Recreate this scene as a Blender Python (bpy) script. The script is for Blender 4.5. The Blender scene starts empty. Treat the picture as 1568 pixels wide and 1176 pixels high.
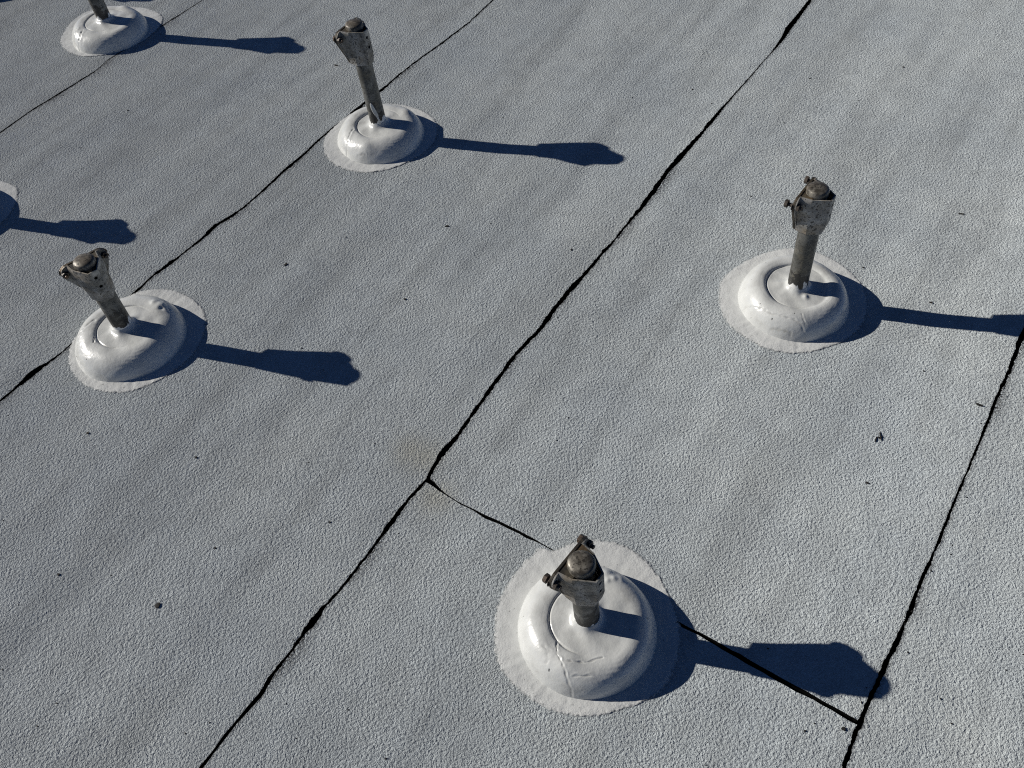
import bpy, bmesh, math, random
import numpy as np
from mathutils import Vector, Matrix

scene = bpy.context.scene
col = scene.collection
R = math.radians

# ------------------------------------------------------------------ camera
CAM_R = Vector((0.99692, -0.06149, -0.04872))
CAM_U = Vector((0.07845, 0.78136, 0.61913))
CAM_F = Vector((0.0, 0.62105, -0.78377))
CAM_P = Vector((0.0, 0.0, 1.653))
FPX = 1371.0
cam_data = bpy.data.cameras.new('camera')
cam = bpy.data.objects.new('camera', cam_data)
col.objects.link(cam)
m = Matrix((CAM_R, CAM_U, -CAM_F)).transposed().to_4x4()
m.translation = CAM_P
cam.matrix_world = m
cam_data.sensor_width = 36.0
cam_data.lens = 36.0 * FPX / 1568.0
cam_data.clip_start = 0.05
cam_data.clip_end = 500.0
scene.camera = cam

# ------------------------------------------------------------------ sky, sun, exposure
SUN_TO = Vector((-1.951, 0.563, 1.0)).normalized()
world = bpy.data.worlds.new('World')
scene.world = world
world.use_nodes = True
wn = world.node_tree.nodes
wl = world.node_tree.links
wn.clear()
sky = wn.new('ShaderNodeTexSky')
sky.sky_type = 'NISHITA'
sky.sun_disc = False
sky.sun_elevation = math.asin(SUN_TO.z)
sky.sun_rotation = math.atan2(SUN_TO.x, SUN_TO.y)
sky.altitude = 3000.0
sky.air_density = 0.42
sky.dust_density = 0.0
sky.ozone_density = 6.0
bg = wn.new('ShaderNodeBackground')
bg.inputs['Strength'].default_value = 0.06
wo = wn.new('ShaderNodeOutputWorld')
wl.new(sky.outputs[0], bg.inputs[0])
wl.new(bg.outputs[0], wo.inputs[0])
sun_data = bpy.data.lights.new('sun', 'SUN')
sun_data.energy = 5.0
sun_data.angle = R(0.53)
sun_data.color = (1.0, 0.955, 0.89)
sun = bpy.data.objects.new('sun', sun_data)
col.objects.link(sun)
sun.rotation_euler = SUN_TO.to_track_quat('Z', 'Y').to_euler()
scene.view_settings.view_transform = 'Standard'
scene.view_settings.look = 'None'
scene.view_settings.gamma = 1.0
scene.view_settings.exposure = 0.12
scene.view_settings.use_curve_mapping = False
scene.cycles.use_denoising = False        # keep the fine grain of the felt
scene.cycles.filter_width = 1.1

# ------------------------------------------------------------------ helpers
rng = np.random.default_rng(7)
random.seed(7)


def on_roof(px, py, z=0.0):
    """a point of the roof plane from its place in the photograph"""
    d = CAM_R * ((px - 784.0) / FPX) - CAM_U * ((py - 588.0) / FPX) + CAM_F
    return CAM_P + d * ((z - CAM_P.z) / d.z)


ANG = R(53.71)
TU = np.array([math.cos(ANG), math.sin(ANG)])      # along the membrane rolls
NU = np.array([math.sin(ANG), -math.cos(ANG)])     # across them

SEAM_N = [-4.66, -3.69, -2.726, -1.793, -0.796, 0.185, 1.17, 2.15]
_w = []
for k in range(46):
    lam_n = 10 ** rng.uniform(math.log10(0.07), math.log10(0.6))
    lam_t = lam_n * rng.uniform(4.0, 14.0)
    _w.append((2 * math.pi / lam_n * rng.choice([-1, 1]), 2 * math.pi / lam_t, rng.uniform(0, 6.28), 0.00082 * lam_n ** 1.1))
_lap = [(rng.uniform(0.075, 0.11), rng.uniform(0, 6.28)) for _ in SEAM_N]


def zroof(x, y):
    """gentle waves of the old felt, longer along the rolls, and the lap lying under each seam"""
    x = np.asarray(x, float)
    y = np.asarray(y, float)
    u = x * TU[0] + y * TU[1]
    n = x * NU[0] + y * NU[1]
    z = np.zeros_like(x)
    for kn, kt, ph, a in _w:
        z += a * np.sin(kn * n + kt * u + ph)
    for s, (off, ph) in zip(SEAM_N, _lap):
        o = off + 0.014 * np.sin(2.3 * u + ph) + 0.006 * np.sin(7.1 * u + 2 * ph)
        amp = 0.0032 * (0.65 + 0.35 * np.sin(1.7 * u + 1.3 * ph))
        z += amp * (0.5 - 0.5 * np.tanh((n - s - o) / 0.018)) * np.exp(-((n - s - 0.03) / 0.12) ** 2)
    return z


def link(o, parent=None):
    col.objects.link(o)
    if parent is not None:
        o.parent = parent
    return o


def mesh_obj(name, verts, faces, mats, parent=None, smooth=True, mat_idx=None):
    me = bpy.data.meshes.new(name)
    me.from_pydata([tuple(v) for v in verts], [], [tuple(f) for f in faces])
    me.validate()
    for mt in (mats if isinstance(mats, (list, tuple)) else [mats]):
        me.materials.append(mt)
    if smooth:
        me.polygons.foreach_set('use_smooth', [True] * len(me.polygons))
    if mat_idx is not None:
        me.polygons.foreach_set('material_index', mat_idx)
    me.update()
    return link(bpy.data.objects.new(name, me), parent)


def bm_obj(name, bm, mat, parent=None, smooth=False, angle=40):
    me = bpy.data.meshes.new(name)
    bm.normal_update()
    bm.to_mesh(me)
    bm.free()
    me.materials.append(mat)
    if smooth:
        me.polygons.foreach_set('use_smooth', [True] * len(me.polygons))
        me.set_sharp_from_angle(angle=R(angle))
    return link(bpy.data.objects.new(name, me), parent)


# ------------------------------------------------------------------ materials
def new_mat(name):
    mt = bpy.data.materials.new(name)
    mt.use_nodes = True
    nt = mt.node_tree
    return mt, nt, nt.nodes['Principled BSDF']


def nd(nt, kind, **kw):
    n = nt.nodes.new(kind)
    for k, v in kw.items():
        if k in n.inputs:
            n.inputs[k].default_value = v
        else:
            setattr(n, k, v)
    return n


def ramp(nt, src, stops):
    r = nt.nodes.new('ShaderNodeValToRGB')
    el = r.color_ramp.elements
    while len(el) > 1:
        el.remove(el[0])
    el[0].position, el[0].color = stops[0][0], stops[0][1]
    for p, c in stops[1:]:
        e = el.new(p)
        e.color = c
    nt.links.new(src, r.inputs[0])
    return r.outputs[0]


def g(v, a=1.0):
    return (v, v, v, a)


def mix(nt, fac, a, b, mode='MIX'):
    mx = nt.nodes.new('ShaderNodeMix')
    mx.data_type = 'RGBA'
    mx.blend_type = mode
    for sock, v in ((mx.inputs[0], fac), (mx.inputs[6], a), (mx.inputs[7], b)):
        if hasattr(v, 'links'):
            nt.links.new(v, sock)
        else:
            sock.default_value = v
    return mx.outputs[2]


def math_node(nt, op, a, b=None, c=None, clamp=False):
    n = nt.nodes.new('ShaderNodeMath')
    n.operation = op
    n.use_clamp = clamp
    for i, v in enumerate((a, b, c)):
        if v is None:
            continue
        if hasattr(v, 'links'):
            nt.links.new(v, n.inputs[i])
        else:
            n.inputs[i].default_value = v
    return n.outputs[0]


def tex_noise(nt, vec, scale, detail=2.0, rough=0.5, dist=0.0):
    n = nd(nt, 'ShaderNodeTexNoise', Scale=scale, Detail=detail, Roughness=rough, Distortion=dist)
    nt.links.new(vec, n.inputs['Vector'])
    return n.outputs['Fac']


def mat_membrane():
    mt, nt, b = new_mat('coated_felt')
    L = nt.links.new
    tc = nd(nt, 'ShaderNodeTexCoord').outputs['Object']
    # colour: greyed white coating, soft mottling, stain next to the seams
    big = tex_noise(nt, tc, 3.1, 4.0, 0.6)
    mid = tex_noise(nt, tc, 17.0, 4.0, 0.62)
    c1 = ramp(nt, big, [(0.3, (0.578, 0.628, 0.645, 1)), (0.7, (0.668, 0.71, 0.705, 1))])
    c2 = ramp(nt, mid, [(0.25, g(0.86)), (0.6, g(1.0)), (0.8, g(1.05))])
    c = mix(nt, 1.0, c1, c2, 'MULTIPLY')
    mp = nd(nt, 'ShaderNodeMapping')
    mp.vector_type = 'TEXTURE'
    mp.inputs['Rotation'].default_value = (0, 0, ANG)
    mp.inputs['Scale'].default_value = (8.0, 1.0, 1.0)
    L(tc, mp.inputs['Vector'])
    strk = ramp(nt, tex_noise(nt, mp.outputs[0], 9.0, 4.0, 0.6), [(0.34, g(0.84)), (0.52, g(1.0)), (0.7, g(1.05))])
    c = mix(nt, 1.0, c, strk, 'MULTIPLY')
    fine = tex_noise(nt, tc, 330.0, 1.0, 0.6)
    c3 = ramp(nt, fine, [(0.3, g(0.74)), (0.55, g(1.0)), (0.75, g(1.12))])
    c = mix(nt, 0.8, c, c3, 'MULTIPLY')
    at = nd(nt, 'ShaderNodeAttribute', attribute_name='stain')
    brk = ramp(nt, tex_noise(nt, tc, 210.0, 3.0, 0.7), [(0.42, g(0.0)), (0.54, g(1.0))])
    st = math_node(nt, 'MULTIPLY', at.outputs['Fac'], brk)
    c = mix(nt, st, c, (0.05, 0.05, 0.05, 1))
    at2 = nd(nt, 'ShaderNodeAttribute', attribute_name='rust')
    c = mix(nt, at2.outputs['Fac'], c, (0.47, 0.42, 0.27, 1))
    L(c, b.inputs['Base Color'])
    b.inputs['Roughness'].default_value = 0.62
    b.inputs['Specular IOR Level'].default_value = 0.25
    b.inputs['Diffuse Roughness'].default_value = 1.0
    # granules under the paint: rounded grains with deep pits between, slightly wormy
    n1 = nd(nt, 'ShaderNodeTexNoise', Scale=180.0, Detail=3.0, Roughness=0.68, Distortion=0.0)
    L(tc, n1.inputs['Vector'])
    h = n1.outputs['Fac']
    bp = nd(nt, 'ShaderNodeBump', Strength=1.0, Distance=0.0124)
    L(h, bp.inputs['Height'])
    L(bp.outputs[0], b.inputs['Normal'])
    return mt


def mat_bitumen():
    mt, nt, b = new_mat('bitumen')
    tc = nd(nt, 'ShaderNodeTexCoord').outputs['Object']
    c = ramp(nt, tex_noise(nt, tc, 160.0, 3.0), [(0.3, g(0.003)), (0.8, g(0.008))])
    nt.links.new(c, b.inputs['Base Color'])
    b.inputs['Roughness'].default_value = 0.95
    b.inputs['Specular IOR Level'].default_value = 0.0
    return mt


def mat_apron():
    mt, nt, b = new_mat('coating_apron')
    L = nt.links.new
    tc = nd(nt, 'ShaderNodeTexCoord').outputs['Object']
    c = ramp(nt, tex_noise(nt, tc, 22.0, 5.0, 0.65), [(0.25, (0.565, 0.575, 0.56, 1)), (0.7, (0.665, 0.675, 0.655, 1))])
    pin = ramp(nt, tex_noise(nt, tc, 190.0, 2.0, 0.5), [(0.24, g(0.35)), (0.31, g(1.0))])
    c = mix(nt, 0.7, c, pin, 'MULTIPLY')
    L(c, b.inputs['Base Color'])
    b.inputs['Roughness'].default_value = 0.45
    b.inputs['Specular IOR Level'].default_value = 0.35
    b.inputs['Diffuse Roughness'].default_value = 0.4
    n1 = tex_noise(nt, tc, 165.0, 3.0, 0.68)
    at = nd(nt, 'ShaderNodeAttribute', attribute_name='edge')
    rim = math_node(nt, 'MULTIPLY_ADD', at.outputs['Fac'], 2.2, -1.72)
    al = math_node(nt, 'SUBTRACT', tex_noise(nt, tc, 240.0, 3.0, 0.7), rim)
    L(ramp(nt, al, [(0.04, g(0)), (0.30, g(1))]), b.inputs['Alpha'])
    st = math_node(nt, 'MULTIPLY_ADD', at.outputs['Fac'], 0.34, 0.06)
    bp = nd(nt, 'ShaderNodeBump', Distance=0.0055)
    L(st, bp.inputs['Strength'])
    L(n1, bp.inputs['Height'])
    L(bp.outputs[0], b.inputs['Normal'])
    return mt


def mat_dome():
    mt, nt, b = new_mat('glossy_white_coating')
    L = nt.links.new
    tc = nd(nt, 'ShaderNodeTexCoord').outputs['Object']
    c = ramp(nt, tex_noise(nt, tc, 14.0, 5.0, 0.62), [(0.26, (0.38, 0.38, 0.36, 1)), (0.42, (0.49, 0.498, 0.478, 1)), (0.62, (0.55, 0.56, 0.54, 1))])
    at = nd(nt, 'ShaderNodeAttribute', attribute_name='crease_tone')
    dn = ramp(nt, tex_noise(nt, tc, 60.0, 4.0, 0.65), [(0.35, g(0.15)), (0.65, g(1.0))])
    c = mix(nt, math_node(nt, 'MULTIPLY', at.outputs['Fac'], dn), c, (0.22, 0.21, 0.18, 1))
    pin = ramp(nt, tex_noise(nt, tc, 95.0, 1.0, 0.5), [(0.195, g(0.12)), (0.235, g(1.0))])
    c = mix(nt, 0.85, c, pin, 'MULTIPLY')
    L(c, b.inputs['Base Color'])
    rr = ramp(nt, tex_noise(nt, tc, 30.0, 3.0), [(0.3, g(0.2)), (0.7, g(0.38))])
    L(rr, b.inputs['Roughness'])
    b.inputs['Specular IOR Level'].default_value = 0.5
    h = math_node(nt, 'MULTIPLY_ADD', tex_noise(nt, tc, 38.0, 4.0, 0.55), 1.0, math_node(nt, 'MULTIPLY', tex_noise(nt, tc, 210.0, 2.0), 0.08))
    bp = nd(nt, 'ShaderNodeBump', Strength=0.5, Distance=0.003)
    L(h, bp.inputs['Height'])
    L(bp.outputs[0], b.inputs['Normal'])
    return mt


def mat_metal(name, base, dark, speck, rust, metal=0.35, rough=0.5, tar=False, psc=28.0):
    mt, nt, b = new_mat(name)
    L = nt.links.new
    tco = nd(nt, 'ShaderNodeTexCoord').outputs['Object']
    oi = nd(nt, 'ShaderNodeObjectInfo')
    va = nt.nodes.new('ShaderNodeVectorMath')
    va.operation = 'ADD'
    L(tco, va.inputs[0])
    sc = math_node(nt, 'MULTIPLY', oi.outputs['Random'], 7.0)
    L(sc, va.inputs[1])
    tc = va.outputs[0]
    c = mix(nt, ramp(nt, tex_noise(nt, tc, psc, 5.0, 0.65), [(0.42, g(0)), (0.68, g(1))]), dark, base)
    c = mix(nt, ramp(nt, tex_noise(nt, tc, 19.0, 4.0, 0.6), [(0.53, g(0)), (0.72, g(1))]), c, rust)
    c = mix(nt, ramp(nt, tex_noise(nt, tc, 170.0, 2.0, 0.5), [(0.57, g(0)), (0.65, g(0.9))]), c, speck)
    if tar:
        sx = nd(nt, 'ShaderNodeSeparateXYZ')
        L(tco, sx.inputs[0])
        z = sx.outputs['Z']
        # old tar round the foot and a few splashes higher up, then runs of white coating over it
        low = nd(nt, 'ShaderNodeMapRange')
        low.inputs['From Min'].default_value = 0.04
        low.inputs['From Max'].default_value = 0.16
        low.inputs['To Min'].default_value = 0.40
        low.inputs['To Max'].default_value = -0.13
        L(z, low.inputs['Value'])
        tn = math_node(nt, 'ADD', tex_noise(nt, tc, 34.0, 4.0, 0.55), low.outputs[0])
        tm = ramp(nt, tn, [(0.60, g(0)), (0.63, g(1))])
        c = mix(nt, tm, c, (0.022, 0.021, 0.018, 1))
        mp = nd(nt, 'ShaderNodeMapping')
        mp.inputs['Scale'].default_value = (1.0, 1.0, 0.3)
        L(tc, mp.inputs['Vector'])
        lw = nd(nt, 'ShaderNodeMapRange')
        lw.inputs['From Min'].default_value = 0.05
        lw.inputs['From Max'].default_value = 0.115
        lw.inputs['To Min'].default_value = 0.26
        lw.inputs['To Max'].default_value = -0.2
        L(z, lw.inputs['Value'])
        wnz = math_node(nt, 'ADD', tex_noise(nt, mp.outputs[0], 33.0, 3.0, 0.5), lw.outputs[0])
        wm = ramp(nt, wnz, [(0.61, g(0)), (0.63, g(1))])
        c = mix(nt, wm, c, (0.70, 0.70, 0.67, 1))
        L(math_node(nt, 'MULTIPLY', math_node(nt, 'SUBTRACT', 1.0, math_node(nt, 'MAXIMUM', tm, wm)), metal), b.inputs['Metallic'])
    else:
        b.inputs['Metallic'].default_value = metal
    L(c, b.inputs['Base Color'])
    rr = ramp(nt, tex_noise(nt, tc, 40.0, 3.0), [(0.3, g(rough - 0.1)), (0.7, g(rough + 0.2))])
    L(rr, b.inputs['Roughness'])
    bp = nd(nt, 'ShaderNodeBump', Strength=0.35, Distance=0.0012)
    L(tex_noise(nt, tc, 120.0, 4.0, 0.6), bp.inputs['Height'])
    L(bp.outputs[0], b.inputs['Normal'])
    return mt


M_FELT = mat_membrane()
M_BIT = mat_bitumen()
M_APRON = mat_apron()
M_DOME = mat_dome()
M_PIPE = mat_metal('weathered_pipe', (0.168, 0.168, 0.155, 1), (0.068, 0.068, 0.06, 1), (0.05, 0.048, 0.04, 1), (0.14, 0.125, 0.09, 1), 0.25, 0.5, True)
M_CLAMP = mat_metal('pitted_clamp_metal', (0.38, 0.37, 0.345, 1), (0.14, 0.134, 0.118, 1), (0.05, 0.045, 0.038, 1), (0.26, 0.215, 0.155, 1), 0.3, 0.52)
M_PLATE = mat_metal('rusty_plate_metal', (0.085, 0.07, 0.045, 1), (0.02, 0.017, 0.013, 1), (0.03, 0.026, 0.02, 1), (0.13, 0.085, 0.04, 1), 0.25, 0.55)
M_CAP = mat_metal('stained_cap_metal', (0.25, 0.23, 0.19, 1), (0.06, 0.053, 0.042, 1), (0.03, 0.026, 0.02, 1), (0.13, 0.105, 0.075, 1), 0.3, 0.45, False, 70.0)
M_BOLT = mat_metal('rusty_bolt_steel', (0.13, 0.105, 0.085, 1), (0.045, 0.038, 0.032, 1), (0.03, 0.026, 0.02, 1), (0.11, 0.07, 0.045, 1), 0.4, 0.5)
M_DEBRIS = bpy.data.materials.new('dark_debris')
M_DEBRIS.use_nodes = True
_b = M_DEBRIS.node_tree.nodes['Principled BSDF']
_nt = M_DEBRIS.node_tree
_nt.links.new(ramp(_nt, tex_noise(_nt, nd(_nt, 'ShaderNodeTexCoord').outputs['Object'], 300.0), [(0.3, (0.006, 0.0055, 0.005, 1)), (0.75, (0.02, 0.017, 0.013, 1))]), _b.inputs['Base Color'])
_b.inputs['Roughness'].default_value = 0.8

# ------------------------------------------------------------------ roof: black bitumen layer and the felt rolls on it
def box_bm(x0, x1, y0, y1, z0, z1, bm=None):
    bm = bm or bmesh.new()
    vs = [bm.verts.new((x, y, z)) for z in (z0, z1) for y in (y0, y1) for x in (x0, x1)]
    for f in ((0, 2, 3, 1), (4, 5, 7, 6), (0, 1, 5, 4), (2, 6, 7, 3), (0, 4, 6, 2), (1, 3, 7, 5)):
        bm.faces.new([vs[i] for i in f])
    return bm


roof = bm_obj('roof', box_bm(-14, 14, -10, 18, -0.3, -0.0325), M_BIT)
roof['kind'] = 'structure'

# seams as seen: pixel of the photograph, width in pixels; projected onto the roof
SEAM_PX = {
    -0.796: [(305, 1176, 7), (345, 1125, 8), (400, 1062, 10), (425, 1022, 8), (445, 998, 5), (460, 975, 8), (482, 948, 14), (495, 930, 10),
             (520, 905, 5), (560, 855, 6), (600, 800, 9), (620, 772, 9), (640, 750, 7), (656, 733, 5), (661, 722, 7), (670, 705, 8), (683, 686, 13), (700, 668, 9),
             (740, 610, 7), (760, 580, 9), (790, 540, 8), (830, 500, 9), (850, 470, 10), (880, 435, 11), (900, 415, 7), (925, 385, 7), (940, 370, 4),
             (960, 345, 5), (980, 322, 8), (1000, 295, 11), (1020, 265, 9), (1035, 248, 13), (1050, 232, 11), (1075, 205, 7), (1095, 180, 8),
             (1113, 160, 4), (1135, 135, 3), (1155, 113, 2.5), (1170, 95, 1.6), (1180, 85, 1.6), (1190, 73, 4), (1200, 60, 7), (1207, 45, 12),
             (1220, 28, 10), (1235, 8, 8), (1243, -3, 6)],
    -1.793: [(0, 615, 4), (20, 598, 5), (40, 580, 10), (55, 567, 12), (75, 555, 5), (95, 540, 2.6), (110, 526, 2), (160, 487, 3), (208, 447, 5), (235, 420, 4),
             (262, 402, 8), (275, 392, 3), (310, 365, 5), (330, 345, 8), (350, 335, 6), (375, 318, 3.5), (405, 292, 3.5), (425, 272, 5),
             (450, 250, 6), (470, 232, 4), (490, 212, 4), (558, 158, 6), (585, 138, 5), (610, 115, 3), (640, 92, 3), (680, 65, 3.5), (720, 35, 2.6), (755, 0, 2.6)],
    0.185: [(1293, 1176, 10), (1310, 1120, 12), (1335, 1060, 13), (1365, 1000, 12), (1390, 945, 11), (1410, 890, 9), (1435, 835, 7), (1460, 770, 7),
            (1475, 735, 5), (1490, 700, 6), (1510, 650, 7), (1525, 610, 8), (1545, 570, 10), (1560, 525, 12), (1575, 490, 11)],
    -2.726: [(0, 205, 2.0), (50, 168, 2.6), (90, 145, 3.0), (130, 120, 2.4), (145, 112, 1.2), (165, 92, 1.2), (195, 74, 1.6), (240, 45, 1.5), (270, 27, 2.2), (290, 14, 1.1), (315, -2, 1.1)],
}


def seam_curve(n0):
    """u -> (n of the seam, half gap width)"""
    if n0 in SEAM_PX:
        us, ns, ws = [], [], []
        for px, py, w in SEAM_PX[n0]:
            q = on_roof(px, py)
            u = q.x * TU[0] + q.y * TU[1]
            n = q.x * NU[0] + q.y * NU[1]
            # width of a pixel across the seam at this place
            a = on_roof(px - 0.77, py - 0.64)
            b = on_roof(px + 0.77, py + 0.64)
            mpp = abs((b.x - a.x) * NU[0] + (b.y - a.y) * NU[1]) / 2.0
            us.append(u), ns.append(n), ws.append(w * mpp * 0.5)
        us, ns, ws = map(np.array, (us, ns, ws))
        o = np.argsort(us)
        us, ns, ws = us[o], ns[o], ws[o] * 0.66
        pf = np.polyval(np.polyfit(us - us.mean(), ns, 3), us - us.mean())
        ns = pf + 0.75 * (ns - pf)
        slope = (ns[-1] - ns[0]) / (us[-1] - us[0])

        def f(u):
            n = np.interp(u, us, ns) + slope * 0.3 * (np.minimum(u - us[0], 0) + np.maximum(u - us[-1], 0))
            return n, np.interp(u, us, ws)
        return f
    ph = rng.uniform(0, 6.28, 4)
    return lambda u: (n0 + 0.006 * np.sin(1.9 * u + ph[0]) + 0.002 * np.sin(11 * u + ph[1]),
                      0.0035 + 0.0014 * np.sin(6 * u + ph[2]) + 0.001 * np.sin(17 * u + ph[3]))


CURVES = [seam_curve(n) for n in SEAM_N]


def jag(u, seed, amp):
    r = np.random.default_rng(seed)
    z = np.zeros_like(u)
    for lam in (0.0113, 0.0171, 0.0229, 0.0307, 0.0467, 0.0713, 0.123):
        z += amp * (lam / 0.02) ** 0.25 * r.uniform(0.5, 1.0) * np.sin(2 * math.pi * u / lam * (1 + 0.13 * np.sin(u * 3.1 + r.uniform(0, 6))) + r.uniform(0, 6.28))
    return z


def ugrid(u0, u1, f0, f1, fine=0.004, coarse=0.03):
    """fine steps where the seams are in view, coarse ones further out"""
    a = np.arange(u0, min(u1, f0), coarse) if u0 < f0 else np.array([])
    b = np.arange(max(u0, f0), min(u1, f1), fine)
    c = np.arange(max(u0, f1), u1, coarse) if u1 > f1 else np.array([])
    g_ = np.concatenate([a, b, c, [u1]])
    return np.unique(g_.round(5))


STAIN_SPOTS = [on_roof(*q) for q in ((650, 700), (630, 690), (668, 760))]


def membrane(k, ulo, uhi, lo_fn=None, hi_fn=None, round_corner=None, seed=0, fine=True):
    """one roll of felt between seam k and seam k+1; lo_fn / hi_fn bend its two ends"""
    us = ugrid(ulo, uhi, 0.2, 3.4) if fine else ugrid(ulo, uhi, 99, 99)
    nv = 72 if fine else 36
    e_ = np.array([0, .0015, .003, .005, .008, .012, .018, .026, .036])
    tt = np.concatenate([e_, np.linspace(.05, .95, nv - 18), 1 - e_[::-1]])
    na, wa = CURVES[k](us)
    nb, wb = CURVES[k + 1](us)
    left = na + np.maximum(wa + jag(us, 11 * k + 1 + seed, 0.00042) * np.clip(wa / 0.003, 0.35, 1.3), 0.0003)
    right = nb - np.maximum(wb + jag(us, 11 * k + 7 + seed, 0.00042) * np.clip(wb / 0.003, 0.35, 1.3), 0.0003)
    if round_corner:
        uc, rad = round_corner
        d = np.clip(us - uc, 0, rad)
        left = left + (rad - np.sqrt(np.maximum(rad ** 2 - (rad - d) ** 2, 0))) * (us - uc < rad)
    Uu = np.repeat(us[:, None], nv, 1)
    Nn = left[:, None] * (1 - tt) + right[:, None] * tt
    # bend the ends onto the cross seam
    if lo_fn is not None:
        e = lo_fn(Nn[0])
        Uu = Uu + (e - Uu[0])[None, :] * np.clip(1 - (Uu - ulo) / 0.15, 0, 1)
    if hi_fn is not None:
        e = hi_fn(Nn[-1])
        Uu = Uu + (e - Uu[-1])[None, :] * np.clip(1 - (uhi - Uu) / 0.15, 0, 1)
    X = Uu * TU[0] + Nn * NU[0]
    Y = Uu * TU[1] + Nn * NU[1]
    Z = zroof(X, Y)
    nu = len(us)
    V = np.stack([X, Y, Z], -1).reshape(-1, 3)
    idx = np.arange(nu * nv).reshape(nu, nv)
    F = np.stack([idx[:-1, :-1], idx[:-1, 1:], idx[1:, 1:], idx[1:, :-1]], -1).reshape(-1, 4)
    rim = np.concatenate([idx[0, :], idx[1:, -1], idx[-1, -2::-1], idx[-2:0:-1, 0]])
    low = V[rim].copy()
    low[:, 2] = -0.0315
    base_i = len(V)
    nr = len(rim)
    V = np.concatenate([V, V[rim], low])
    j = np.arange(nr)
    j2 = (j + 1) % nr
    S = np.stack([base_i + j, base_i + nr + j, base_i + nr + j2, base_i + j2], -1)
    F2 = np.concatenate([F, S])
    me = bpy.data.meshes.new('membrane_sheet')
    me.vertices.add(len(V))
    me.vertices.foreach_set('co', V.ravel())
    me.loops.add(F2.size)
    me.loops.foreach_set('vertex_index', F2.ravel().astype(np.int32))
    me.polygons.add(len(F2))
    me.polygons.foreach_set('loop_start', np.arange(0, F2.size, 4, dtype=np.int32))
    me.materials.append(M_FELT)
    me.materials.append(M_BIT)
    me.polygons.foreach_set('material_index', np.concatenate([np.zeros(len(F), np.int32), np.ones(len(S), np.int32)]))
    sm = np.zeros(len(F2), bool)
    sm[:len(F)] = True
    me.polygons.foreach_set('use_smooth', sm)
    me.update(calc_edges=True)
    me.validate()
    # wear of the coating along the lower lap of each seam
    d = (Nn - left[:, None])
    patch = np.clip(0.55 * np.sin(us * 9.0 + k) + 0.6 * np.sin(us * 23.0 + 2.0 * k) + 0.5 * np.sin(us * 4.1 + 1.0) - 0.25, 0, 1)[:, None]
    st = 0.85 * patch * np.clip(1.2 - d / 0.024, 0, 1) + 0.8 * np.clip(1 - d / 0.007, 0, 1)
    st += 0.6 * np.clip(1 - (right[:, None] - Nn) / 0.003, 0, 1)
    ru = np.zeros_like(X)
    for q in STAIN_SPOTS:
        ru = np.maximum(ru, np.exp(-((X - q.x) ** 2 + (Y - q.y) ** 2) / 0.045 ** 2))
    for nm, arr in (('stain', st), ('rust', ru * 0.34)):
        at = me.attributes.new(nm, 'FLOAT', 'POINT')
        vals = np.zeros(len(V), np.float32)
        vals[:base_i] = np.clip(arr, 0, 1).ravel()
        at.data.foreach_set('value', vals)
    return link(bpy.data.objects.new('membrane_sheet', me), roof)


# the cross joint of the roll the nearest post stands on
CR = [(663, 740, 10), (671, 748, 7), (680, 755, 2.4), (700, 768, 2.4), (720, 778, 2.6), (745, 793, 6), (770, 803, 7.5), (800, 818, 5), (828, 832, 3), (930, 892, 4),
      (1045, 958, 5), (1080, 975, 8), (1140, 1010, 10), (1200, 1045, 10), (1260, 1077, 9), (1312, 1107, 9)]
cn, cu, cw = [], [], []
for px, py, w in CR:
    q = on_roof(px, py)
    cn.append(q.x * NU[0] + q.y * NU[1]), cu.append(q.x * TU[0] + q.y * TU[1])
    a, b = on_roof(px, py - 1), on_roof(px, py + 1)
    cw.append(w * 0.44 * abs((b.x - a.x) * TU[0] + (b.y - a.y) * TU[1]) / 2 * 0.95)
cn, cu, cw = map(np.array, (cn, cu, cw))
UC = float(np.mean(cu))


def cross_hi(n):
    return np.interp(n, cn, cu) - np.interp(n, cn, cw) + jag(np.asarray(n), 91, 0.0003)


def cross_lo(n):
    return np.interp(n, cn, cu) + np.interp(n, cn, cw) + jag(np.asarray(n), 92, 0.0003)


U0, U1 = -3.5, 7.0
for k in range(len(SEAM_N) - 1):
    if abs(SEAM_N[k] + 0.796) < 1e-6:
        membrane(k, U0, UC, hi_fn=cross_hi, seed=300)
        membrane(k, UC, U1, lo_fn=cross_lo, round_corner=(UC - 0.004, 0.016), seed=400)
    else:
        membrane(k, U0, U1, fine=SEAM_N[k] > -3.0 and SEAM_N[k] < 0.5)

# ------------------------------------------------------------------ standoff posts
RP = 0.024


def polar_mesh(name, rads, heights, nang, mat, parent, z0, attrs=None, close_in=False):
    """rads, heights: arrays (nr, nang) round the origin"""
    nr = rads.shape[0]
    a = np.linspace(0, 2 * math.pi, nang, endpoint=False)
    X = rads * np.cos(a)
    Y = rads * np.sin(a)
    V = np.stack([X, Y, heights], -1).reshape(-1, 3)
    idx = np.arange(nr * nang).reshape(nr, nang)
    nx = np.roll(idx, -1, 1)
    F = np.stack([idx[:-1], idx[1:], nx[1:], nx[:-1]], -1).reshape(-1, 4)
    me = bpy.data.meshes.new(name)
    me.from_pydata(V.tolist(), [], F.tolist())
    me.materials.append(mat)
    me.polygons.foreach_set('use_smooth', [True] * len(F))
    me.update()
    for nm, arr in (attrs or {}).items():
        at = me.attributes.new(nm, 'FLOAT', 'POINT')
        at.data.foreach_set('value', np.clip(arr, 0, 1).astype(np.float32).ravel())
    return link(bpy.data.objects.new(name, me), parent)


def ring_noise(a, r, n_lo, n_hi, amp):
    z = np.zeros_like(a)
    for k in range(n_lo, n_hi):
        z += amp / (k / n_lo) ** 0.8 * r.normal() * np.sin(k * a + r.uniform(0, 6.28))
    return z


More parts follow.
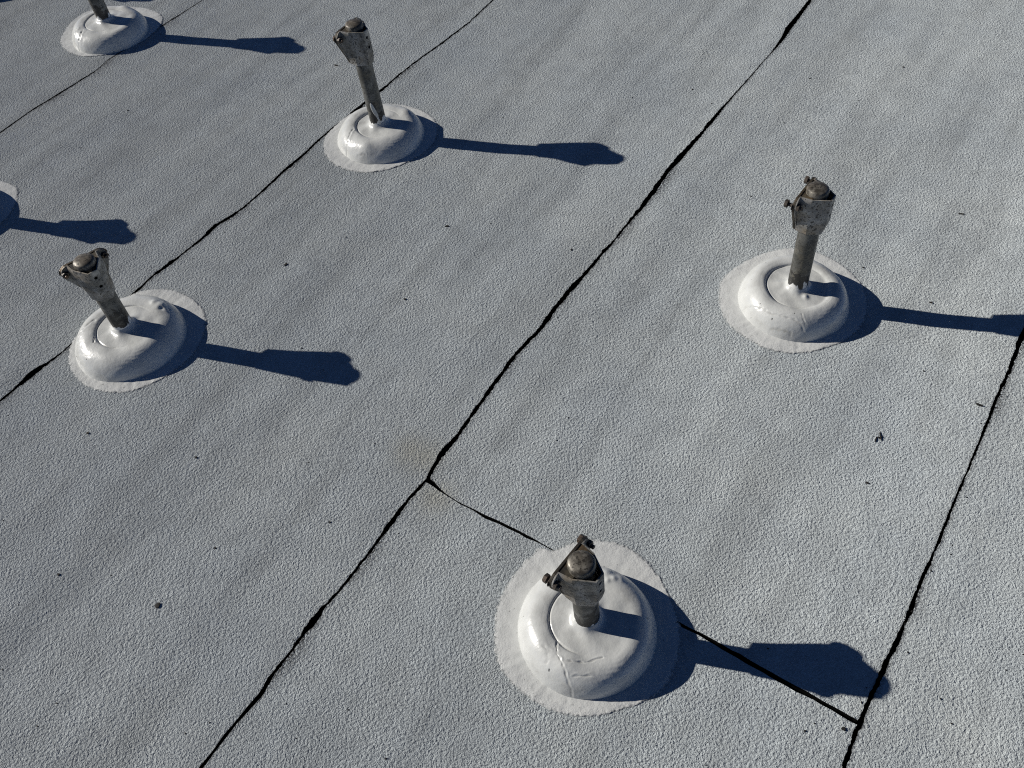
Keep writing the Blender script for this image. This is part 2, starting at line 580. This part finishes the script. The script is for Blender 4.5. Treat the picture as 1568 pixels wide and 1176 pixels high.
def build_footing(root, cx, cy, spec, seed):
    r = np.random.default_rng(seed)
    NA = spec.get('na', 240)
    a = np.linspace(0, 2 * math.pi, NA, endpoint=False)
    deg = np.degrees(a)
    # ---- apron: the thin ragged skirt of coating brushed onto the felt
    pa = np.array([q[0] for q in spec['apron']], float)
    pr = np.array([q[1] for q in spec['apron']], float)
    Rs = np.interp(deg, np.concatenate([pa - 360, pa, pa + 360]), np.tile(pr, 3))
    Rs = np.convolve(np.concatenate([Rs[-3:], Rs, Rs[:3]]), np.ones(7) / 7, 'valid')
    Rs = Rs + ring_noise(a, r, 26, 118, 0.00020)
    fr = np.concatenate([np.linspace(0, 0.9, 16), [0.94, 0.965, 0.982, 0.993, 1.0, 1.003]])
    rad = 0.100 + (Rs - 0.100)[None, :] * fr[:, None]
    th = 0.0024 + ring_noise(a, r, 5, 60, 0.00016)
    prof = np.interp(fr, [0, 0.5, 0.9, 0.965, 0.993, 1.0, 1.003], [1.6, 1.15, 0.95, 0.75, 0.4, 0.1, -0.3])
    X = cx + rad * np.cos(a)
    Y = cy + rad * np.sin(a)
    rip = 0.00035 * (np.sin(23 * a[None, :] + 210 * rad + r.uniform(0, 6)) * np.sin(5 * a[None, :] + 60 * rad) + np.sin(260 * rad - 9 * a[None, :] + r.uniform(0, 6)) * np.sin(11 * a[None, :] - 40 * rad)) * fr[:, None]
    H = zroof(X, Y) + th[None, :] * prof[:, None] + rip * (prof[:, None] > 0.5)
    edge = np.repeat(np.interp(fr, [0, 0.5, 0.85, 1.0], [0.0, 0.2, 0.72, 1.0])[:, None], NA, 1)
    polar_mesh('apron', rad, H, NA, M_APRON, root, 0, {'edge': edge})
    # ---- dome: fat rounded collar with a sunken top and a fillet up to the pipe
    Rd = spec.get('R', 0.134) * (1 + ring_noise(a, r, 2, 7, 0.006))
    Ht = spec.get('H', 0.054)
    dish = spec.get('dish', 0.0045)
    rin = spec.get('rin', 0.074)
    q = np.concatenate([np.linspace(0, 0.30, NA // 15, endpoint=False), np.linspace(0.30, 0.72, NA // 5, endpoint=False), np.linspace(0.72, 1.0, NA // 7)])
    q = np.concatenate([q, [1.006]])
    # q 0..1 from the pipe to the foot
    rad = RP - 0.002 + (Rd[None, :] - RP + 0.002) * q[:, None]
    rimr = rin + 0.012 + 0.003 * np.sin(a + r.uniform(0, 6))[None, :]
    t = np.clip((rad - rimr) / (Rd[None, :] - rimr), 0, 1)
    outer = Ht * np.maximum(1 - t ** spec.get('p', 2.0), 0) ** (1 / spec.get('q', 1.6))
    wall = 1 / (1 + np.exp(-(rad - rin) / 0.0026))
    tilt = spec.get('tilt', (0.0, 0.0))
    side = np.clip(0.55 + 0.6 * np.cos(a - R(175)), spec.get('ring', 0.15), 1)[None, :]
    inner = Ht - dish * side + 0.0035 * np.clip((rimr - rad) / rimr, 0, 1)
    H = np.where(rad < rimr, inner * (1 - wall) + Ht * wall, outer)
    H += 0.013 * np.exp(-np.clip(rad - RP, 0, 1) / 0.0055)               # fillet round the pipe
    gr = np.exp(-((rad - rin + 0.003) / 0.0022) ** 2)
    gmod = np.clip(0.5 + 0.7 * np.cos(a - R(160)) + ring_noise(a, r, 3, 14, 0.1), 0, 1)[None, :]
    H -= 0.0025 * gr * gmod
    lx = rad * np.cos(a)
    ly = rad * np.sin(a)
    H += (lx * tilt[0] + ly * tilt[1]) * np.clip(H / Ht, 0, 1)
    body = np.clip(H / 0.02, 0, 1)
    H += body * (0.0007 * np.sin(3 * a + 60 * rad + r.uniform(0, 6)) + 0.0005 * np.sin(7 * a - 90 * rad + r.uniform(0, 6)))
    win = np.clip(np.cos(a - R(275)), 0, 1)[None, :] * np.clip((rad - 0.09) / 0.03, 0, 1)
    H += body * win * 0.00022 * np.sin(rad * 760 + 3 * np.sin(3 * a + 1) + 2 * np.sin(8 * a)) * np.clip(np.sin(5 * a + 50 * rad + 2), 0, 1)
    crease_tone = 0.35 * gr * gmod + 0.10 * np.exp(-((rad - RP) / 0.01) ** 2)  # darker tone in the ring groove, round the pipe and along the splits
    for (ad, rr, hh, sg) in spec.get('lumps', []):
        dx = lx - rr * math.cos(R(ad))
        dy = ly - rr * math.sin(R(ad))
        H += hh * np.exp(-(dx ** 2 + dy ** 2) / sg ** 2)
    # splits and folds of the coating: polylines in (degrees, radius)
    for (pts, depth, wd, dk) in spec.get('cracks', []):
        P = [(rr * math.cos(R(ad)), rr * math.sin(R(ad))) for ad, rr in pts]
        best = np.full(lx.shape, 9.0)
        sgn = np.zeros(lx.shape)
        wob = 0.0006 * np.sin(lx * 310 + ly * 170) + 0.0007 * np.sin(ly * 420 - lx * 260 + 2)
        for (x0, y0), (x1, y1) in zip(P[:-1], P[1:]):
            ex, ey = x1 - x0, y1 - y0
            l2 = ex * ex + ey * ey
            tp = np.clip(((lx - x0) * ex + (ly - y0) * ey) / l2, 0, 1)
            ddx, ddy = lx - x0 - tp * ex, ly - y0 - tp * ey
            dd = np.hypot(ddx, ddy)
            sd = np.sign(ex * ddy - ey * ddx)
            upd = dd < best
            best = np.where(upd, dd, best)
            sgn = np.where(upd, sd, sgn)
        best = np.maximum(best + wob, 0)
        depth = depth * np.clip(0.6 + 0.5 * np.sin(lx * 230 + ly * 170 + 1.0) * np.sin(ly * 310 - lx * 90), 0.1, 1.1)
        H -= depth * np.exp(-(best / wd) ** 2)
        H += depth * 0.4 * np.exp(-((best * sgn - 2.2 * wd) / (1.6 * wd)) ** 2) * (best < 0.02)
        crease_tone = np.maximum(crease_tone, dk * np.exp(-(best / (wd * 0.9)) ** 2))
    X = cx + lx
    Y = cy + ly
    Zr = zroof(X, Y)
    H = H + zroof(np.array([cx]), np.array([cy]))[0] * np.clip(H / 0.02, 0, 1) + Zr * (1 - np.clip(H / 0.02, 0, 1)) + 0.0035 * (1 - t ** 6) * (q[:, None] < 1)
    H[-1] -= 0.004
    polar_mesh('dome', rad, H, NA, M_DOME, root, 0, {'crease_tone': crease_tone})


def frame_obj(bm, axis_o, yaw):
    """move a bmesh built with the pipe axis on z (local) onto a leaning pipe"""
    bmesh.ops.transform(bm, matrix=axis_o @ Matrix.Rotation(yaw, 4, 'Z'), verts=bm.verts)


def tube_bm(radius, z0, z1, seg=28, bend=0.0):
    bm = bmesh.new()
    zs = np.linspace(z0, z1, 14)
    rings = []
    for z in zs:
        rings.append([bm.verts.new((radius * math.cos(2 * math.pi * i / seg), radius * math.sin(2 * math.pi * i / seg), z)) for i in range(seg)])
    for A, B in zip(rings[:-1], rings[1:]):
        for i in range(seg):
            bm.faces.new((A[i], A[(i + 1) % seg], B[(i + 1) % seg], B[i]))
    bm.faces.new(rings[-1])
    bm.faces.new(rings[0][::-1])
    return bm


def lathe_bm(prof, seg=32):
    bm = bmesh.new()
    rings = []
    for rr, z in prof:
        if rr < 1e-6:
            rings.append([bm.verts.new((0, 0, z))])
        else:
            rings.append([bm.verts.new((rr * math.cos(2 * math.pi * i / seg), rr * math.sin(2 * math.pi * i / seg), z)) for i in range(seg)])
    for A, B in zip(rings[:-1], rings[1:]):
        if len(B) == 1:
            for i in range(seg):
                bm.faces.new((A[i], A[(i + 1) % seg], B[0]))
        else:
            for i in range(seg):
                bm.faces.new((A[i], A[(i + 1) % seg], B[(i + 1) % seg], B[i]))
    if len(rings[0]) > 1:
        bm.faces.new(rings[0][::-1])
    return bm


def flange_w(z):
    """half width of the clamp (beyond the pipe) against depth below its top edge"""
    return np.interp(z, [0.0, 0.002, 0.005, 0.010, 0.018, 0.032, 0.055, 0.078, 0.1], [0.0135, 0.0185, 0.0225, 0.0262, 0.0285, 0.0270, 0.0165, 0.0065, 0.0])


def cyl_x(bm, rad, x0, x1, y, z, seg=16, phase=0.0, dome=0.0):
    A = [bm.verts.new((x0, y + rad * math.cos(2 * math.pi * i / seg + phase), z + rad * math.sin(2 * math.pi * i / seg + phase))) for i in range(seg)]
    B = [bm.verts.new((x1, y + rad * math.cos(2 * math.pi * i / seg + phase), z + rad * math.sin(2 * math.pi * i / seg + phase))) for i in range(seg)]
    for i in range(seg):
        bm.faces.new((A[i], A[(i + 1) % seg], B[(i + 1) % seg], B[i]))
    bm.faces.new(A[::-1])
    bm.faces.new(B)


CL_H = 0.100
RO_TOP = RP + 0.0028
PLATE_X = -(RP + 0.0012)


def paint_run(root, ax, ang0, pts):
    """thin run of white coating on the pipe: rows of (height, centre offset, half width)"""
    bm = bmesh.new()
    rows = []
    n = 9
    for z, c, w in pts:
        row = []
        for i in range(n):
            q = -1 + 2 * i / (n - 1)
            rr = RP + 0.0002 + 0.0011 * (1 - abs(q) ** 3)
            aa = ang0 + (c + w * q) / RP
            row.append(bm.verts.new((rr * math.cos(aa), rr * math.sin(aa), z)))
        rows.append(row)
    for A, B in zip(rows[:-1], rows[1:]):
        for i in range(n - 1):
            bm.faces.new((A[i], A[i + 1], B[i + 1], B[i]))
    bmesh.ops.transform(bm, matrix=ax, verts=bm.verts)
    bm_obj('paint_run', bm, M_DOME, root, True, 60)


def build_post(name, label, base, top, yaw_deg, spec, seed, bolts):
    RO = RO_TOP
    cx, cy = base
    root = bpy.data.objects.new(name, None)
    root.empty_display_size = 0.1
    link(root)
    root.location = (cx, cy, 0)
    root['label'] = label
    root['category'] = 'pipe mount'
    root['group'] = 'pipe standoffs on the white coated roof'
    build_footing(root, cx, cy, spec, seed)
    # the pipe leans a little: axis from its foot to its cap
    zt = top[2]
    bx, by = (top[0] - cx) / (zt - 0.061), (top[1] - cy) / (zt - 0.061)
    ax = Matrix(((1, 0, bx, -bx * 0.061), (0, 1, by, -by * 0.061), (0, 0, 1, 0), (0, 0, 0, 1)))
    yaw = R(yaw_deg + 180)
    zc = zt - 0.018          # upper edge of the clamp
    # pipe
    bm = tube_bm(RP, 0.012, zt - 0.012)
    frame_obj(bm, ax, yaw)
    bm_obj('pipe', bm, M_PIPE, root, True)
    if 'run' in spec:
        paint_run(root, ax, math.atan2(-cy, -cx), spec['run'])
    # domed end cap
    cr = RP + 0.0010
    prof = [(cr - 0.002, zt - 0.020), (cr, zt - 0.0185), (cr, zt - 0.0115), (cr - 0.0010, zt - 0.0092)]
    for k in range(1, 9):
        ph = k / 8 * math.pi / 2
        prof.append(((cr - 0.0010) * math.cos(ph) ** 0.9, zt - 0.0092 + 0.0072 * math.sin(ph)))
    prof[-1] = (0.0, zt - 0.002)
    bm = lathe_bm(prof)
    frame_obj(bm, ax, yaw)
    bm_obj('end_cap', bm, M_CAP, root, True)
    # back plate of the clamp: flat trapezoid, local -x side of the pipe
    bm = bmesh.new()
    zz = np.concatenate([[0, 0.002, 0.005, 0.010], np.linspace(0.02, CL_H, 8)])
    hw = np.interp(zz, [0, CL_H - 0.028, CL_H], [RO_TOP, RO_TOP, RP + 0.0016]) + flange_w(zz) + 0.0006
    out = [(h, zc - d) for d, h in zip(zz, hw)] + [(-h, zc - d) for d, h in zip(zz[::-1], hw[::-1])]
    A = [bm.verts.new((PLATE_X - 0.0055, y, z)) for y, z in out]
    B = [bm.verts.new((PLATE_X, y, z)) for y, z in out]
    n = len(out)
    for i in range(n):
        bm.faces.new((A[i], A[(i + 1) % n], B[(i + 1) % n], B[i]))
    bm.faces.new(A[::-1])
    bm.faces.new(B)
    bmesh.ops.recalc_face_normals(bm, faces=bm.faces)
    frame_obj(bm, ax, yaw)
    plate = bm_obj('clamp_plate', bm, M_PLATE, root)
    bv = plate.modifiers.new('bevel', 'BEVEL')
    bv.width = 0.0007
    bv.segments = 2
    bv.limit_method = 'ANGLE'
    # strap: flanges bolted to the plate, body wrapped round the pipe
    bm = bmesh.new()
    zl = np.concatenate([[0, 0.002, 0.005, 0.010], np.linspace(0.018, CL_H, 11)])
    rows = []
    TH = 0.0027
    fx = PLATE_X + 0.0002
    for d in zl:
        w = flange_w(d)
        z = zc - d
        RO = float(np.interp(d, [0, CL_H - 0.028, CL_H], [RO_TOP, RO_TOP, RP + 0.0016]))
        TH = float(np.interp(d, [0, CL_H - 0.028, CL_H], [0.0027, 0.0027, 0.0022]))
        half_out, half_in = [], []
        # inner path (plate side / pipe side) and outer path, from flange end to the nose (y >= 0)
        xn = float(np.interp(d, [0, CL_H - 0.03, CL_H], [0.0355, 0.0345, 0.0285]))
        half_in += [(fx, RO + w), (fx, RO + w * 0.64), (fx, RO + w * 0.42 + 0.001), (0.002, RO + 0.0012 + 0.10 * w), (xn, 0.0100), (xn, 0.0)]
        half_out += [(fx + TH, RO + w), (fx + TH, RO + w * 0.64), (fx + TH + 0.0015, RO + w * 0.42 + TH), (0.0032, RO + 0.0012 + TH + 0.10 * w), (xn + TH, 0.0112), (xn + TH, 0.0)]
        loop = half_out + [(x, -y) for x, y in half_out[-2::-1]] + [(x, -y) for x, y in half_in[:-1]] + half_in[::-1]
        rows.append([bm.verts.new((x, y, z)) for x, y in loop])
    RO, TH = RO_TOP, 0.0027
    nl = len(rows[0])
    for A, B in zip(rows[:-1], rows[1:]):
        for i in range(nl):
            bm.faces.new((A[i], A[(i + 1) % nl], B[(i + 1) % nl], B[i]))
    nh = 6
    no = 2 * nh - 1
    for row, flip in ((rows[0], False), (rows[-1], True)):
        outs = row[:no]
        ins = row[no:][::-1]
        # ins runs alongside outs
        ins = row[no:]
        ins = ins[::-1]
        for i in range(no - 1):
            f = (outs[i], ins[i], ins[i + 1], outs[i + 1])
            bm.faces.new(f if not flip else f[::-1])
    bmesh.ops.recalc_face_normals(bm, faces=bm.faces)
    holes = True
    # rust-brown packing that fills the pocket between plate, pipe and strap
    lb = bmesh.new()
    w = float(flange_w(0.010))
    pts = [(fx + 0.0003, -(RO + w * 0.33)), (fx + 0.0003, RO + w * 0.33)]
    pts += [(0.0015, RO + 0.0016), (0.0015, -(RO + 0.0016))]
    lo_ = [lb.verts.new((x * 0.98, y * 0.90, zc - 0.03)) for x, y in pts]
    hi_ = [lb.verts.new((x, y, zc - 0.0015)) for x, y in pts]
    npt = len(pts)
    for i in range(npt):
        lb.faces.new((lo_[i], lo_[(i + 1) % npt], hi_[(i + 1) % npt], hi_[i]))
    lb.faces.new(hi_)
    lb.faces.new(lo_[::-1])
    bmesh.ops.recalc_face_normals(lb, faces=lb.faces)
    frame_obj(lb, ax, yaw)
    bm_obj('clamp_liner', lb, M_PLATE, root)
    frame_obj(bm, ax, yaw)
    strap = bm_obj('clamp_strap', bm, M_CLAMP, root, True, 18)
    if holes:
        cb = bmesh.new()
        for d in (0.020, 0.048):
            v0 = len(cb.verts)
            cyl_x(cb, 0.0042, 0.0285, 0.055, 0.0, zc - d, 18)
        bmesh.ops.recalc_face_normals(cb, faces=cb.faces)
        frame_obj(cb, ax, yaw)
        cut = bm_obj('cutter', cb, M_BIT, root)
        bo = strap.modifiers.new('holes', 'BOOLEAN')
        bo.object = cut
        bo.operation = 'DIFFERENCE'
        bo.solver = 'EXACT'
        bpy.context.view_layer.update()
        ev = strap.evaluated_get(bpy.context.evaluated_depsgraph_get())
        nm = bpy.data.meshes.new_from_object(ev)
        strap.modifiers.clear()
        strap.data = nm
        bpy.data.objects.remove(cut)
    # bolts through plate and flange: hex head, shank, nut
    for s, reach, tw in bolts:
        y = s * (RO + 0.0215)
        z = zc - 0.019
        bb = bmesh.new()
        cyl_x(bb, 0.0092, PLATE_X - 0.0055 - reach - 0.0075, PLATE_X - 0.0055 - reach, y, z, 6, tw)
        cyl_x(bb, 0.0042, PLATE_X - 0.0055 - reach, PLATE_X + 0.016, y, z, 14)
        cyl_x(bb, 0.0105, PLATE_X - 0.0070, PLATE_X - 0.0055, y, z, 20)
        bmesh.ops.recalc_face_normals(bb, faces=bb.faces)
        frame_obj(bb, ax, yaw)
        bo_ = bm_obj('bolt', bb, M_BOLT, plate)
        bv = bo_.modifiers.new('bevel', 'BEVEL')
        bv.width = 0.0006
        bv.limit_method = 'ANGLE'
        nb_ = bmesh.new()
        cyl_x(nb_, 0.0088, fx + TH + 0.0002, fx + TH + 0.0066, y, z, 6, tw + 0.5)
        bmesh.ops.recalc_face_normals(nb_, faces=nb_.faces)
        frame_obj(nb_, ax, yaw)
        nu_ = bm_obj('nut', nb_, M_BOLT, plate)
        bv = nu_.modifiers.new('bevel', 'BEVEL')
        bv.width = 0.0006
        bv.limit_method = 'ANGLE'
    return root


AP_A = [(19, .18), (30, .185), (45, .195), (59, .201), (70, .2), (82, .196), (93, .19), (104, .181), (108, .186), (111, .2), (122, .192), (137, .185), (154, .182), (176, .179), (194, .183), (209, .179), (222, .173), (236, .17), (252, .167), (268, .165), (286, .163), (303, .171), (316, .18), (350, .18)]
AP_B = [(13, .191), (24, .192), (41, .194), (56, .197), (77, .195), (93, .186), (111, .177), (129, .177), (149, .186), (166, .181), (186, .183), (204, .182), (218, .178), (234, .179), (250, .174), (265, .167), (285, .16), (306, .166), (340, .178)]
AP_C = [(12, .187), (25, .19), (38, .187), (55, .185), (71, .185), (84, .178), (97, .173), (109, .16), (136, .141), (156, .145), (177, .155), (187, .156), (205, .158), (223, .159), (237, .163), (253, .166), (268, .171), (282, .173), (295, .171), (312, .172), (329, .179)]
AP_D = [(24, .178), (41, .173), (61, .173), (81, .172), (95, .172), (126, .165), (150, .162), (174, .175), (187, .178), (205, .181), (220, .18), (235, .176), (254, .173), (272, .167), (291, .16), (310, .159), (345, .17)]
AP_E = [(6, .171), (24, .19), (43, .19), (60, .188), (79, .188), (94, .198), (107, .21), (128, .215), (145, .201), (169, .183), (183, .181), (204, .169), (226, .156), (247, .151), (263, .142), (281, .139), (302, .137), (325, .139), (350, .152)]
AP_F = [(0, .184), (19, .191), (32, .198), (40, .186), (53, .174), (90, .18), (180, .18), (270, .175), (330, .172), (348, .181)]

build_post('standoff_post', 'nearest pipe mount, its bolted clamp seen from above, dome straddling the short cross joint',
           (0.106, 0.6918), (0.0929, 0.6976, 0.2809), 138, dict(
               apron=AP_A, H=0.054, p=2.1, q=1.8, na=480, dish=.0035,
               lumps=[(62, .104, .0045, .012), (52, .098, .0035, .007), (46, .108, .003, .010), (57, .088, .0025, .006), (240, .100, .003, .02)],
               cracks=[([(214, .074), (226, .090), (236, .098), (246, .118), (252, .134)], .0018, .0015, .5), ([(236, .095), (260, .086), (285, .080)], .0012, .0016, .35), ([(250, .112), (268, .108)], .0012, .0014, .3), ([(205, .10), (216, .096), (222, .112)], .001, .003, .15)]),
           11, [(1, 0.003, 0.2), (-1, 0.006, 0.6)])
build_post('standoff_post', 'tall pipe mount on the right with two long bolts sticking out of its clamp',
           (0.7113, 1.4992), (0.6984, 1.5033, 0.3636), 140, dict(
               apron=AP_B, H=0.055, dish=0.0065, rin=.076, na=420, ring=0.9,
               lumps=[(285, .040, .0045, .007), (165, .04, .004, .014), (80, .10, .003, .02)],
               cracks=[([(190, .132), (205, .118), (225, .112), (250, .108), (262, .118), (268, .134)], .0012, .0018, .35), ([(262, .095), (262, .104), (267, .118)], .0010, .0015, .3), ([(230, .131), (252, .129)], .0016, .0016, .5)]),
           12, [(1, 0.010, 0.1), (-1, 0.012, 0.9)])
build_post('standoff_post', 'leaning pipe mount at left with two holes in its flared clamp',
           (-0.9452, 1.546), (-0.9441, 1.5348, 0.2944), 127, dict(
               apron=AP_C, H=0.051, R=0.138, na=400, dish=.005, rin=.072,
               lumps=[(40, .105, .006, .015), (52, .096, .004, .009), (33, .098, -.003, .006), (90, .125, .005, .014)],
               cracks=[([(160, .085), (178, .108), (196, .122), (214, .132)], .002, .0035, .12), ([(205, .074), (215, .08)], .002, .002, .7), ([(28, .112), (42, .118), (52, .108)], .002, .003, .15)]),
           13, [(1, 0.0, 0.3), (-1, 0.0, 0.0)])
build_post('standoff_post', 'tallest slim pipe mount at top centre with white paint run down its pipe',
           (-0.3375, 2.306), (-0.3553, 2.3216, 0.3709), 144, dict(
               apron=AP_D, H=0.050, run=[(.055, .005, .004), (.066, .004, .003), (.078, .003, .0026), (.088, .001, .0032), (.096, -.001, .0055), (.106, -.004, .0062), (.118, -.0065, .0058), (.128, -.008, .0042), (.133, -.0085, .002), (.134, -.0085, .0002)], rin=.07, na=360, dish=.006,
               lumps=[(250, .11, .004, .02), (30, .1, .004, .02)],
               cracks=[([(195, .08), (206, .096), (216, .118), (222, .134)], .0022, .003, .25), ([(240, .128), (252, .124)], .0014, .0015, .4)]),
           14, [(1, 0.0, 0.5), (-1, 0.0, 0.2)])
build_post('standoff_post', 'far pipe mount cut off by the top edge, split paint on its glossy dome',
           (-1.3197, 3.0299), (-1.337, 3.04, 0.365), 140, dict(
               apron=AP_E, H=0.050, dish=.003,
               lumps=[(60, .1, .004, .018)],
               cracks=[([(206, .10), (213, .118), (217, .134)], .0035, .003, .75), ([(224, .09), (229, .11), (231, .134)], .0035, .003, .8)]),
           15, [(1, 0.0, 0.5), (-1, 0.0, 0.2)])
build_post('standoff_post', 'pipe mount at the left edge showing only its apron corner and long shadow',
           (-1.585, 2.097), (-1.585, 2.093, 0.291), 135, dict(apron=AP_F, H=0.056), 16, [(1, 0.0, 0.5), (-1, 0.0, 0.2)])
build_post('standoff_post', 'farthest pipe mount, just its apron rim showing in the top left corner',
           (-1.91, 3.46), (-1.92, 3.47, 0.365), 140, dict(apron=AP_B, H=0.056), 17, [(1, 0.0, 0.5), (-1, 0.0, 0.2)])


# ------------------------------------------------------------------ debris lying on the roof
def tag(o, label, cat, group=None):
    o['label'] = label
    o['category'] = cat
    if group:
        o['group'] = group
    return o


def chip(bm, px, py, lx, ly, h, ang, seed):
    r = random.Random(seed)
    q = on_roof(px, py)
    z = float(zroof(q.x, q.y))
    n = 9
    ring = []
    for i in range(n):
        a = 2 * math.pi * i / n
        rr = r.uniform(0.7, 1.15) if lx < 3 * ly else r.uniform(0.92, 1.08)
        x, y = lx * 0.5 * rr * math.cos(a), ly * 0.5 * rr * math.sin(a)
        X = q.x + x * math.cos(ang) - y * math.sin(ang)
        Y = q.y + x * math.sin(ang) + y * math.cos(ang)
        ring.append((X, Y))
    A = [bm.verts.new((x, y, z - 0.001)) for x, y in ring]
    B = [bm.verts.new((x, y, z + h * r.uniform(0.6, 0.9))) for x, y in ring]
    C = bm.verts.new((q.x, q.y, z + h))
    for i in range(n):
        bm.faces.new((A[i], A[(i + 1) % n], B[(i + 1) % n], B[i]))
        bm.faces.new((B[i], B[(i + 1) % n], C))


def one_chip(name, label, cat, *a, group=None):
    bm = bmesh.new()
    chip(bm, *a)
    o = bm_obj(name, bm, M_DEBRIS, None, True)
    # put the origin at the chip
    c = sum((v.co for v in o.data.vertices), Vector()) / len(o.data.vertices)
    o.data.transform(Matrix.Translation(-c))
    o.location = c
    return tag(o, label, cat, group)


one_chip('felt_chip', 'small black felt chip lying on the bare roof at lower left', 'debris', 242, 928, .0125, .011, .0035, .3, 1)
one_chip('seed_pod', 'small dark elongated seed lying beside the right hand seam', 'debris', 1498, 622, .0135, .0055, .004, R(-38), 2)
one_chip('felt_chip', 'round black speck beside the junction of the two wide cracks at bottom right', 'debris', 1291, 1117, .0085, .0075, .003, .1, 3)
one_chip('bark_fragment', 'thin dark sliver on the roof left of the tallest post', 'debris', 515, 101, .018, .005, .003, R(-32), 4)
one_chip('felt_chip', 'dark crumb on the roof between the leaning left post and main seam', 'debris', 438, 406, .011, .007, .003, .9, 5)
one_chip('felt_chip', 'dark crumb below the shadow of the tallest post', 'debris', 684, 346, .012, .006, .003, 0, 6)
one_chip('felt_chip', 'tiny dark crumb in mid roof, midway between leaning post and main seam', 'debris', 620, 458, .008, .006, .003, 0, 7)
one_chip('bark_fragment', 'small dark sliver at top right beyond the long bolted post', 'debris', 1472, 327, .015, .004, .003, R(-20), 8)
# twig: three short crossing sticks
bm = bmesh.new()
chip(bm, 1348, 668, .024, .003, .003, R(80), 21)
chip(bm, 1341, 673, .015, .003, .0025, R(62), 22)
chip(bm, 1347, 670, .012, .003, .003, R(12), 23)
o = bm_obj('twig', bm, M_DEBRIS, None, True)
c = sum((v.co for v in o.data.vertices), Vector()) / len(o.data.vertices)
o.data.transform(Matrix.Translation(-c))
o.location = c
tag(o, 'little dark forked twig lying on the sheet right of the long seam', 'twig')
# grit too small to count
bm = bmesh.new()
gr = random.Random(5)
spots = [(135, 664), (1383, 103), (875, 383), (1060, 137), (1328, 740), (1322, 410), (1426, 463), (196, 170), (124, 227), (770, 180), (1232, 1120), (860, 1000),
         (1415, 568), (1150, 300), (300, 700), (1240, 120), (1089, 160), (505, 800), (1440, 1070), (870, 640), (330, 840), (90, 880)]
for k in range(70):
    spots.append((gr.uniform(0, 1568), gr.uniform(0, 1176)))
for sp in SEAM_PX.values():
    for k in range(16):
        a_ = gr.choice(sp)
        spots.append((a_[0] + gr.gauss(6, 14), a_[1] + gr.gauss(4, 14)))
for k, (px, py) in enumerate(spots):
    s = gr.uniform(.003, .0055) if k < 22 else gr.uniform(.0015, .003)
    chip(bm, px, py, s * gr.uniform(1, 1.8), s, s * 0.5, gr.uniform(0, 3), 100 + k)
o = bm_obj('roof_grit', bm, M_DEBRIS, None, True)
o['kind'] = 'stuff'
o['label'] = 'tiny dark specks of grit scattered over the coated roof'
o['category'] = 'grit'
